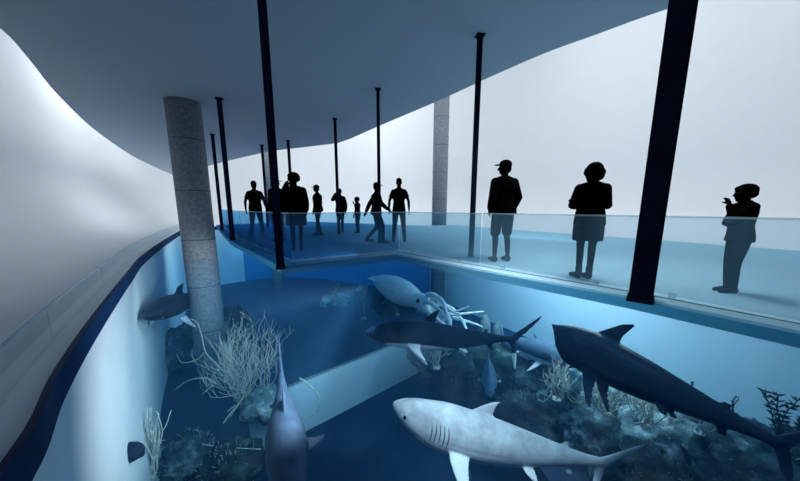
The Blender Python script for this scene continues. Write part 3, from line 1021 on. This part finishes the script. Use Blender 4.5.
shark('grey_shark', 'small blue-grey shark facing right beneath the huge dark shark', M['grey_shark'], at(577, 365, -2.9), at(496, 336, -3.2), up=(0, .6, 1), fat=1.25, pdown=1.0, group=SG, dorsal=.8)
shark('dark_shark', 'dark shark with a pointed snout mostly hidden behind the wide concrete column', M['left_shark'], at(145, 317, -1.42), V((-7.95, 11.2, -2.5)), up=(0, .4, 1), fat=.55, pdown=1.0, group=SG, gills=False, dorsal=.2, pect=.4)
shark('slate_shark', 'slate shark seen from above, thin tail pointing up, cut by the bottom edge', M['bottom_shark'], at(292, 520, -2.35), at(279, 350, -1.95), up=(0, .1, 1), prof=SPINDLE, fat=.92, pdown=.5, group=SG, pect=.75, tailk=.55, dorsal=.35, gills=True)


def reef_fish(label, snout, tail, mat):
    root = empty('reef_fish')
    L = (V(snout) - V(tail)).length
    prof = [(0, .01, .01), (.06, .07, .06), (.18, .13, .10), (.35, .165, .12), (.5, .15, .10), (.65, .11, .07), (.78, .06, .035), (.86, .04, .02)]
    bm = bmesh.new()
    X = lambda s: (.5 - s) * L
    loft(bm, [[V((X(s), math.cos(2 * PI * k / 18) * w * L, math.sin(2 * PI * k / 18) * h * L)) for k in range(18)] for s, h, w in prof])
    t = .016 * L
    fin(bm, [((X(.82), 0, .0), (X(.9), 0, 0), t), ((X(.88), 0, .07 * L), (X(.95), 0, .06 * L), t * .6), ((X(.97), 0, .13 * L), (X(1.0), 0, .12 * L), t * .5)], (0, 1, 0))
    fin(bm, [((X(.82), 0, .0), (X(.9), 0, 0), t), ((X(.88), 0, -.07 * L), (X(.95), 0, -.06 * L), t * .6), ((X(.97), 0, -.13 * L), (X(1.0), 0, -.12 * L), t * .5)], (0, 1, 0))
    fin(bm, [((X(.25), 0, .13 * L), (X(.72), 0, .06 * L), t), ((X(.36), 0, .22 * L), (X(.74), 0, .13 * L), t * .6)], (0, 1, 0))
    for sd in (1, -1):
        fin(bm, [((X(.3), sd * .09 * L, -.03 * L), (X(.38), sd * .09 * L, -.05 * L), t), ((X(.38), sd * .19 * L, -.06 * L), (X(.46), sd * .17 * L, -.08 * L), t * .5)], (0, 0, 1))
    link('body', fuse(bm, 'body', L * .012, 2), mat, root)
    for sd in (1, -1):
        bm = bmesh.new(); ball(bm, (X(.12), sd * .085 * L, .03 * L), .018 * L)
        build(bm, 'eye', M['eye'], root)
    place(root, snout, tail, L, (0, .3, 1))
    tag(root, label, 'fish')


reef_fish('blue-grey fish hanging head down in front of the reef', at(490, 397, -3.3), at(488, 353, -3.0), M['fish'])


def squid():
    root = empty('giant_squid')
    tip, head = at(371, 277, -2.5), at(424, 303, -2.7)
    L = (head - tip).length          # local +X runs from the head to the mantle's tip
    bm = bmesh.new()
    prof = [(0, .012), (.06, .03), (.15, .055), (.3, .10), (.5, .135), (.68, .13), (.82, .10), (.9, .074), (.96, .080), (1.04, .082), (1.1, .05)]
    loft(bm, [[V(((.5 - s) * L, math.cos(2 * PI * k / 20) * r * L * 1.05, math.sin(2 * PI * k / 20) * r * L)) for k in range(20)] for s, r in prof])
    t = .02 * L
    for sd in (1, -1):
        fin(bm, [((.47 * L, sd * .0 * L, 0), (.12 * L, sd * .02 * L, 0), t), ((.40 * L, sd * .09 * L, 0), (.18 * L, sd * .12 * L, 0), t * .7), ((.33 * L, sd * .15 * L, 0), (.27 * L, sd * .16 * L, 0), t * .5)], (0, 0, 1))
    rn = random.Random(3)
    for k in range(8):
        a = 2 * PI * k / 8 + .2
        y0, z0 = math.cos(a) * .05 * L, math.sin(a) * .05 * L
        ln = rn.uniform(.34, .52) * L
        pts, rad = [], []
        for j in range(9):
            u = j / 8
            spread = .045 + .16 * u + .06 * math.sin(u * 4 + k)
            pts.append(V((-.56 * L - ln * u, math.cos(a) * spread * L * .9, math.sin(a) * spread * L * .75 + .03 * L * math.sin(4 * u + k))))
            rad.append(L * (.021 * (1 - u) + .008))
        tube(bm, pts, rad, 8)
    for sd in (1, -1):
        pts, rad = [], []
        for j in range(13):
            u = j / 12
            pts.append(V((-.56 * L - .48 * L * u, sd * (.03 + .17 * u) * L, (.10 * math.sin(u * 4) + (.05 if sd > 0 else -.12) * u) * L)))
            rad.append(L * ((.014 if u < .8 else .014 + .016 * math.sin((u - .8) / .2 * PI))))
        tube(bm, pts, rad, 8)
    link('body', fuse(bm, 'body', L * .009, 2, .4), M['squid'], root)
    for sd in (1, -1):
        bm = bmesh.new(); ball(bm, (-.5 * L, sd * .078 * L, .01 * L), .022 * L)
        build(bm, 'eye', M['eye'], root)
    x = (tip - head).normalized(); u = V((0, .6, 1)); z = (u - x * u.dot(x)).normalized(); y = z.cross(x)
    m = Matrix((x, y, z)).transposed().to_4x4(); m.translation = (tip + head) / 2
    root.matrix_world = m
    tag(root, 'pale squid trailing its arms to the right above the navy shark', 'squid')


squid()


# ------------------------------------------------------------------ reef
ROCKS = []


def rock(c, r, mat, label, seed, sub=4, rough=.32, group='reef rocks', name='reef_rock', cat='rock'):
    """Lumpy stone: a ball pushed out and in by several octaves of noise, set down on the tank floor."""
    bm = bmesh.new()
    bmesh.ops.create_icosphere(bm, subdivisions=sub, radius=1)
    so = V((seed * 7.3, seed * 3.1, seed * 1.7))
    for v in bm.verts:
        p = v.co.normalized()
        n1 = noise.noise(p * 1.3 + so)
        n2 = noise.noise(p * 3.1 + so)
        n3 = noise.noise(p * 7.5 + so)
        n4 = noise.noise(p * 16 + so)
        d = 1 + rough * (n1 * .9 + n2 * .55 + abs(n3) * .4 + n4 * .16)
        v.co = V((p.x * r[0], p.y * r[1], p.z * r[2])) * d
    o = build(bm, name, mat, None, True)
    o.location = c
    tag(o, label, cat, group)
    ROCKS.append(o)
    return o


def seat(px, py, z0=FLOOR):
    return at(px, py, z0)


rock_specs = [
    # pixel of the middle, level of the middle, radii, material, label
    (430, 352, FLOOR + .3, (.8, .9, .75), 'stone_c', 'pale reef rock at the left end of the right reef, under the net coral'),
    (462, 366, FLOOR + .3, (1.0, .9, .8), 'stone_b', 'dark reef rock between the pale end rock and the hanging fish'),
    (505, 372, FLOOR + .4, (1.15, 1.0, .9), 'stone_b', 'dark reef rock right behind the hanging fish'),
    (548, 392, FLOOR + .4, (1.0, .9, .9), 'stone', 'mottled reef rock below the small blue-grey shark'),
    (585, 382, FLOOR + .5, (.9, .9, .8), 'stone_c', 'pale reef rock below the snout of the huge dark shark'),
    (530, 420, FLOOR + .0, (.9, .8, .8), 'stone_b', 'dark reef rock above the back of the pale shark'),
    (622, 408, FLOOR + .7, (.85, .9, .8), 'stone_c', 'pale reef rock under the bright tangled coral on the right reef'),
    (600, 440, FLOOR + .3, (.8, .8, .8), 'stone', 'mottled reef rock over the tail root of the pale shark'),
    (662, 440, FLOOR + .8, (.75, .8, .8), 'stone_c', 'rounded pale reef rock right of the pale shark tail'),
    (705, 440, FLOOR + 1.0, (.72, .7, .75), 'stone', 'mottled reef rock under the belly of the huge dark shark'),
    (640, 480, FLOOR + .5, (.7, .7, .7), 'stone_b', 'dark reef rock at the bottom edge below the pale shark tail'),
    (748, 470, FLOOR + 1.2, (.72, .7, .8), 'stone', 'mottled reef rock at the bottom edge near the right corner'),
    (790, 480, FLOOR + 1.2, (.7, .7, .8), 'stone_b', 'dark reef rock in the bottom right corner'),
    (336, 302, FLOOR + .1, (.9, .7, .45), 'stone_c', 'flat pale rock alone on the far floor left of the squid'),
    (395, 305, FLOOR + .3, (1.3, 1.0, .9), 'stone_b', 'dark rock beneath the squid mantle on the far floor'),
    (182, 352, FLOOR + .4, (.62, .8, 1.0), 'stone', 'tall mottled rock left of the submerged foot of the wide column'),
    (228, 330, FLOOR + .5, (.9, .8, 1.1), 'stone_b', 'dark rock right of the submerged foot of the wide column'),
    (266, 405, FLOOR + .2, (.60, .5, .45), 'stone_c', 'pale rock at the foot of the great tangled coral by the step'),
    (185, 462, FLOOR + .2, (.62, .6, .5), 'stone', 'mottled rock at the bottom left, right of the pale branching coral'),
    (232, 466, FLOOR + .2, (.6, .55, .45), 'stone_b', 'dark rock at the bottom left beside the slate shark'),
    (150, 474, FLOOR + .2, (.5, .5, .45), 'stone_c', 'pale rock under the pale branching coral at the bottom left'),
]
for i, (x, y, z, r, mt, lb) in enumerate(rock_specs):
    rock(at(x, y, z), r, M[mt], lb, i + 1, 5 if y > 380 else 4)
rock(at(130, 452, -2.75), (.20, .13, .13), M['boulder_navy'], 'small dark navy rock jutting from the left wall at the bottom', 40, 3, .2)

# feathery turf growing over the reef rocks: nobody could count it
bm = bmesh.new()
rt = random.Random(9)
bpy.context.view_layer.update()
for o in ROCKS[:13] + ROCKS[15:21]:
    vs = o.data.vertices
    for q in range(260):
        v = vs[rt.randrange(len(vs))]
        if v.normal.z < -.1: continue
        p = o.location + v.co
        d = (v.normal + V((rt.uniform(-.6, .6), rt.uniform(-.6, .6), rt.uniform(0, .8)))).normalized()
        ln = rt.uniform(.04, .10)
        m_ = p + d * ln * .55
        e = p + (d + V((rt.uniform(-.5, .5), rt.uniform(-.5, .5), .2))).normalized() * ln
        tube(bm, [p - d * .02, m_, e], [.008, .007, .003], 4, False)
tag(build(bm, 'reef_turf', M['polyp'], None, True), 'short pale feathery growth covering the reef rocks', 'turf', kind='stuff')


def branch(bm, p, d, ln, r, depth, rn, wig=.35, fork=(2, 3), spread=.7, up=.15, shrink=.72, seg=5, flat=None):
    pts, rad = [p.copy()], [r]
    q, dd = p.copy(), d.normalized()
    for k in range(seg):
        j = V((rn.uniform(-1, 1), rn.uniform(-1, 1), rn.uniform(-1, 1))) * wig
        if flat is not None: j -= flat * j.dot(flat) * .75
        dd = (dd + j + V((0, 0, up))).normalized()
        q = q + dd * (ln / seg)
        pts.append(q.copy()); rad.append(r * (1 - .38 * (k + 1) / seg))
    tube(bm, pts, rad, 5)
    if depth > 0:
        for k in range(rn.randint(*fork)):
            s = pts[rn.randint(seg // 2, seg)]
            a = V((rn.uniform(-1, 1), rn.uniform(-1, 1), rn.uniform(-.6, 1))) * spread
            if flat is not None: a -= flat * a.dot(flat) * .8
            branch(bm, s, dd + a, ln * shrink * rn.uniform(.75, 1.2), r * .68, depth - 1, rn, wig, fork, spread, up, shrink, seg, flat)


def coral(name, base, mat, label, seed, trunks=5, ln=.6, r=.02, depth=3, lean=(0, 0, 1), fan=.6, group='branching corals', **kw):
    rn = random.Random(seed)
    root = empty(name, base)
    bm = bmesh.new()
    for k in range(trunks):
        d = V(lean) + V((rn.uniform(-fan, fan), rn.uniform(-fan, fan), 0))
        branch(bm, V((rn.uniform(-.06, .06) * trunks / 4, rn.uniform(-.05, .05), 0)), d, ln * rn.uniform(.8, 1.2), r, depth, rn, **kw)
    build(bm, 'branch_web', mat, root)
    bm = bmesh.new(); ball(bm, (0, 0, -.02), (r * 5 + .04, r * 5 + .04, r * 2.5))
    build(bm, 'holdfast', mat, root)
    tag(root, label, 'coral', group)
    return root


flatcam = V((-.45, .85, 0)).normalized()
coral('tangled_coral', at(243, 402, FLOOR + .1), M['coral'], 'great tangled thicket coral right of the wide column, before the step', 21, 26, 1.05, .014, 3, fan=.85, wig=.42, spread=.8, up=.16, fork=(2, 3), flat=flatcam)
coral('tangled_coral', at(216, 352, FLOOR + 1.0), M['coral_dim'], 'thin dim coral climbing beside the submerged foot of the wide column', 22, 5, .6, .013, 3, fan=.5, wig=.3, spread=.7, up=.2, flat=flatcam)
coral('branching_coral', at(150, 481, FLOOR + .25), M['coral_pale'], 'bright pale branching coral in the bottom left against the white wall', 23, 9, .72, .022, 2, fan=.4, wig=.25, spread=.55, up=.3, flat=flatcam)
coral('net_coral', at(436, 367, FLOOR + .95), M['coral'], 'tan net coral just below the white belly line of the navy shark', 24, 9, .42, .017, 3, fan=1.0, wig=.4, spread=.9, up=.1, flat=flatcam)
coral('net_coral', at(556, 398, FLOOR + 1.3), M['coral'], 'tan net coral below the jaw of the small blue-grey shark', 25, 10, .40, .015, 3, fan=1.0, wig=.42, spread=.9, up=.08, flat=flatcam)
coral('net_coral', at(606, 412, FLOOR + 2.0), M['coral'], 'bright tangled coral beneath the side fins of the huge dark shark', 26, 12, .36, .012, 3, fan=1.1, wig=.45, spread=.95, up=.05)
coral('net_coral', at(645, 424, FLOOR + 2.1), M['coral'], 'bright tangled coral under the flank of the huge dark shark', 27, 12, .34, .011, 3, fan=1.1, wig=.45, spread=.95, up=.04)
coral('tree_coral', at(397, 314, FLOOR + .9), M['coral_dim'], 'dim upright coral seen just under the squid mantle', 28, 8, .6, .020, 2, fan=.5, wig=.22, spread=.5, up=.3)
coral('tree_coral', at(364, 318, FLOOR + .1), M['coral_dim'], 'tall dim coral standing left of the squid tip', 29, 5, .9, .024, 3, fan=.3, wig=.25, spread=.6, up=.3)
coral('tree_coral', at(338, 302, FLOOR + .3), M['coral_dim'], 'dim coral growing out of the flat pale rock on the far floor', 30, 6, .5, .022, 2, fan=.6, wig=.3, spread=.7, up=.2)
coral('tree_coral', at(672, 418, FLOOR + 1.6), M['coral_dim'], 'thin bare coral twigs on the reef right of the bright tangled corals', 31, 5, .3, .010, 2, fan=.8, wig=.2, spread=.6, up=.15)
coral('tree_coral', at(700, 432, FLOOR + 1.8), M['coral_dim'], 'spiky grey twigs beneath the belly of the huge dark shark', 32, 6, .25, .009, 2, fan=.9, wig=.2, spread=.6, up=.1)


def whip(pix, Y0, Y1, r, mat, label, name='whip_coral', jit=.06, seed=1, extra=()):
    """Long bare branch through a run of places, with side twigs."""
    rn = random.Random(seed)
    def world(pp, y0, y1):
        n = len(pp)
        return [at(p[0], p[1], Y=y0 + (y1 - y0) * i / max(1, n - 1)) + V((rn.uniform(-jit, jit) * .3, rn.uniform(-jit, jit), rn.uniform(-jit, jit) * .3)) for i, p in enumerate(pp)]
    pts = catmull(world(pix, Y0, Y1), 5)
    base = pts[0].copy()
    root = empty(name, base)
    bm = bmesh.new()
    tube(bm, [p - base for p in pts], [r * (1 - .55 * i / len(pts)) for i in range(len(pts))], 7)
    build(bm, 'stem', mat, root)
    for ex, ya, yb in extra:
        pe = catmull(world(ex, ya, yb), 4)
        bm = bmesh.new()
        tube(bm, [p - base for p in pe], [r * .7 * (1 - .6 * i / len(pe)) for i in range(len(pe))], 6)
        build(bm, 'twig', mat, root)
    tag(root, label, 'coral', 'long whip corals')


whip([(214, 384), (205, 379), (187, 381), (172, 393), (168, 402), (150, 408)], 8.2, 8.5, .026, M['coral_pale'], 'long whip coral arching low to the left from the foot of the column', seed=2,
     extra=[([(214, 384), (200, 396), (188, 403), (172, 402)], 8.2, 8.0), ([(172, 402), (167, 425), (176, 442), (172, 462)], 8.4, 7.2), ([(172, 402), (183, 422), (185, 440), (183, 470)], 8.4, 7.0), ([(172, 402), (175, 392), (182, 385)], 8.4, 8.4)])
whip([(226, 374), (214, 362), (205, 352), (200, 334), (195, 321), (178, 318)], 8.0, 8.3, .022, M['coral_pale'], 'long whip coral climbing in front of the submerged column', seed=3,
     extra=[([(205, 352), (197, 360), (184, 362), (176, 355)], 8.1, 8.2)])
whip([(245, 396), (232, 412), (220, 428), (212, 446), (208, 460)], 7.6, 6.0, .020, M['coral'], 'drooping whip coral trailing down from the great thicket coral', seed=4,
     extra=[([(240, 402), (226, 424), (222, 448)], 7.6, 6.3), ([(236, 404), (212, 424), (196, 440)], 7.6, 6.4), ([(238, 408), (214, 438), (206, 452)], 7.5, 6.2), ([(246, 404), (238, 430), (232, 448)], 7.6, 6.4)])
whip([(160, 442), (185, 441), (205, 445), (232, 449), (262, 448)], 5.9, 5.3, .014, M['coral_pale'], 'thin pale twig lying level along the bottom left rocks', seed=5)
whip([(299, 378), (310, 385), (318, 396), (318, 410), (310, 416), (300, 417)], 8.0, 8.0, .028, M['coral_pale'], 'pale whip coral curled in a loop before the bright step', seed=6, jit=.03)

# dark kelp at the right
def kelp(base, h, label, seed, mat=M['coral_dark'], n=60, w=.075):
    rn = random.Random(seed)
    root = empty('kelp', base)
    for k in range(3):
        bm = bmesh.new(); pts = []
        d = V((rn.uniform(-.2, .2), rn.uniform(-.2, .2), 1))
        p = V((rn.uniform(-.05, .05), 0, 0))
        for j in range(9):
            pts.append(p.copy()); d = (d + V((rn.uniform(-.3, .3), rn.uniform(-.2, .2), .25))).normalized(); p = p + d * h * rn.uniform(.85, 1.1) / 8
        tube(bm, pts, [.013 * (1 - .07 * j) for j in range(9)], 6)
        st = build(bm, 'stem', mat, root)
        bm = bmesh.new()
        for q in range(n):
            s = rn.randint(1, 8); a = pts[s]
            dd = V((rn.uniform(-1, 1), rn.uniform(-1, 1), rn.uniform(.2, 1))).normalized()
            fin(bm, [(a, a + V((0, 0, .02)), .003), (a + dd * w * .6 + V((0, 0, -.012)), a + dd * w * .6 + V((0, 0, .018)), .003), (a + dd * w * 1.3, a + dd * w * 1.3 + V((0, 0, .004)), .002)], dd.cross(V((0, 0, 1))) + V((.01, 0, 0)), 3)
        build(bm, 'leaf_blades', mat, root)
    tag(root, label, 'kelp', 'dark kelp along the right wall')


kelp(at(777, 436, -2.6), .72, 'tall dark kelp standing against the right wall near the corner', 3)
kelp(at(800, 432, -2.6), .30, 'short dark kelp cut by the right edge of the picture', 4)
kelp(at(690, 396, -3.6), .38, 'thin dark kelp sprig poking above the huge shark, left one', 5, n=10, w=.03)
kelp(at(732, 412, -3.6), .38, 'thin dark kelp sprig above the back of the huge shark, nearest the tall kelp', 6, n=10, w=.03)

# tube sponges behind the navy shark's tail
def sponge(base, h, r, label, seed):
    bm = bmesh.new(); rings = []
    for k in range(12):
        u = k / 11
        rr = r * (.5 + .9 * math.sin(PI * min(1, u * .8 + .1)) * .6) * (1 if u < .9 else .6)
        rings.append([V((math.cos(2 * PI * j / 16) * rr * (1 + .12 * noise.noise(V((j, k, seed)))), math.sin(2 * PI * j / 16) * rr, h * u)) for j in range(16)])
    loft(bm, rings)
    o = build(bm, 'tube_sponge', M['sponge'], None)
    o.location = base
    tag(o, label, 'sponge', 'tube sponges on the reef')


sponge(at(484, 345, FLOOR + .7), 1.15, .20, 'taller grey tube sponge behind the tail of the navy shark', 1)
sponge(at(497, 343, FLOOR + .7), .85, .19, 'shorter grey tube sponge at the tail fin of the navy shark', 2)

# ------------------------------------------------------------------ light
w = bpy.data.worlds.new('sky')
scene.world = w
w.use_nodes = True
bg = w.node_tree.nodes['Background']
bg.inputs[0].default_value = (.80, .90, 1.0, 1)
bg.inputs[1].default_value = 1.15


def area(name, loc, target, size, power, col=(1, 1, 1), size_y=None, along=None, spread=None):
    d = bpy.data.lights.new(name, 'AREA')
    d.energy = power; d.color = col; d.size = size
    if spread: d.spread = spread
    if size_y: d.shape = 'RECTANGLE'; d.size_y = size_y
    o = bpy.data.objects.new(name, d); COL.objects.link(o)
    o.location = loc
    o.rotation_euler = (V(target) - V(loc)).to_track_quat('-Z', 'Y').to_euler()
    if along:
        z = (V(loc) - V(target)).normalized(); x = V(along); x = (x - z * x.dot(z)).normalized()
        o.rotation_euler = Matrix((x, z.cross(x), z)).transposed().to_euler()
    return o


# added fill lights without fixtures: in the water for the right wall and the step, over the tank, and high over the back of the hall
area('underwater_fill', (3.6, 8.4, -.75), (6.6, 11.0, -4.2), 2.5, 260, (.92, .97, 1), .5)  # added fill for the white right wall
area('underwater_fill', (-.9, 4.6, -.85), (-5.4, 6.2, -2.6), 3.0, 140, (1, .99, .98), .4, along=(-.6, .8, 0), spread=2.2)  # added fill for the left tank wall
area('walkway_fill', (2.9, 4.2, 3.75), (3.1, 4.4, 0), 1.2, 70, (.95, .98, 1), spread=2.0)  # added fill that brightens the right half of the walkway
area('underwater_fill', (-4.6, 6.9, -.8), (-5.8, 8.6, -3.2), 1.2, 25, (.85, .96, 1), .4)  # added fill for the column foot and thicket coral
area('underwater_fill', (-6.6, 13.6, -.8), (-10.6, 18.6, -3.6), 2.5, 260, (.75, .93, 1), .5)  # added fill for the far left and back tank walls
area('underwater_fill', (4.6, 6.4, -.7), (4.2, 6.2, -4), 2.0, 110, (.92, .97, 1), .6)  # added fill for the right reef
d = bpy.data.lights.new('step_fill', 'SPOT'); d.energy = 750; d.color = (.86, .95, 1); d.spot_size = .95; d.spot_blend = .5; d.shadow_soft_size = .2  # added spot that brightens the white step
o = bpy.data.objects.new('step_fill', d); COL.objects.link(o); o.location = (-.9, 6.4, -.8)
o.rotation_euler = (V((-1.9, 10.3, -5.75)) - o.location).to_track_quat('-Z', 'Y').to_euler()
area('tank_fill', (.2, 2.4, 3.75), (1.0, 4.2, -2.6), .8, 60, (.95, .98, 1), spread=.75)  # added fill that brightens the pale shark
area('hall_fill', (-5, 19, 10), (-4, 30, 3), 6, 600, (.96, .98, 1))  # this and the next three: added fills that whiten the hall walls
area('hall_fill', (2.5, 10, 9.5), (11.5, 11, 3), 5, 400, (.96, .98, 1))
area('hall_fill', (-12, 21, 10), (-20, 23, 2), 5, 420, (.96, .98, 1))
area('hall_fill', (-14.2, 13.2, 9.0), (-14.6, 13.6, -.4), 4, 420, (.96, .98, 1), 2.5, spread=2.3)

# ------------------------------------------------------------------ render look
vs_ = scene.view_settings
vs_.view_transform = 'Standard'
vs_.look = 'None'
vs_.gamma = 1
vs_.use_curve_mapping = False
vs_.exposure = -0.3
cy = scene.cycles
cy.transparent_max_bounces = 32
cy.max_bounces = 10
cy.diffuse_bounces = 4
cy.volume_bounces = 1
cy.use_denoising = True
cy.sample_clamp_indirect = 6
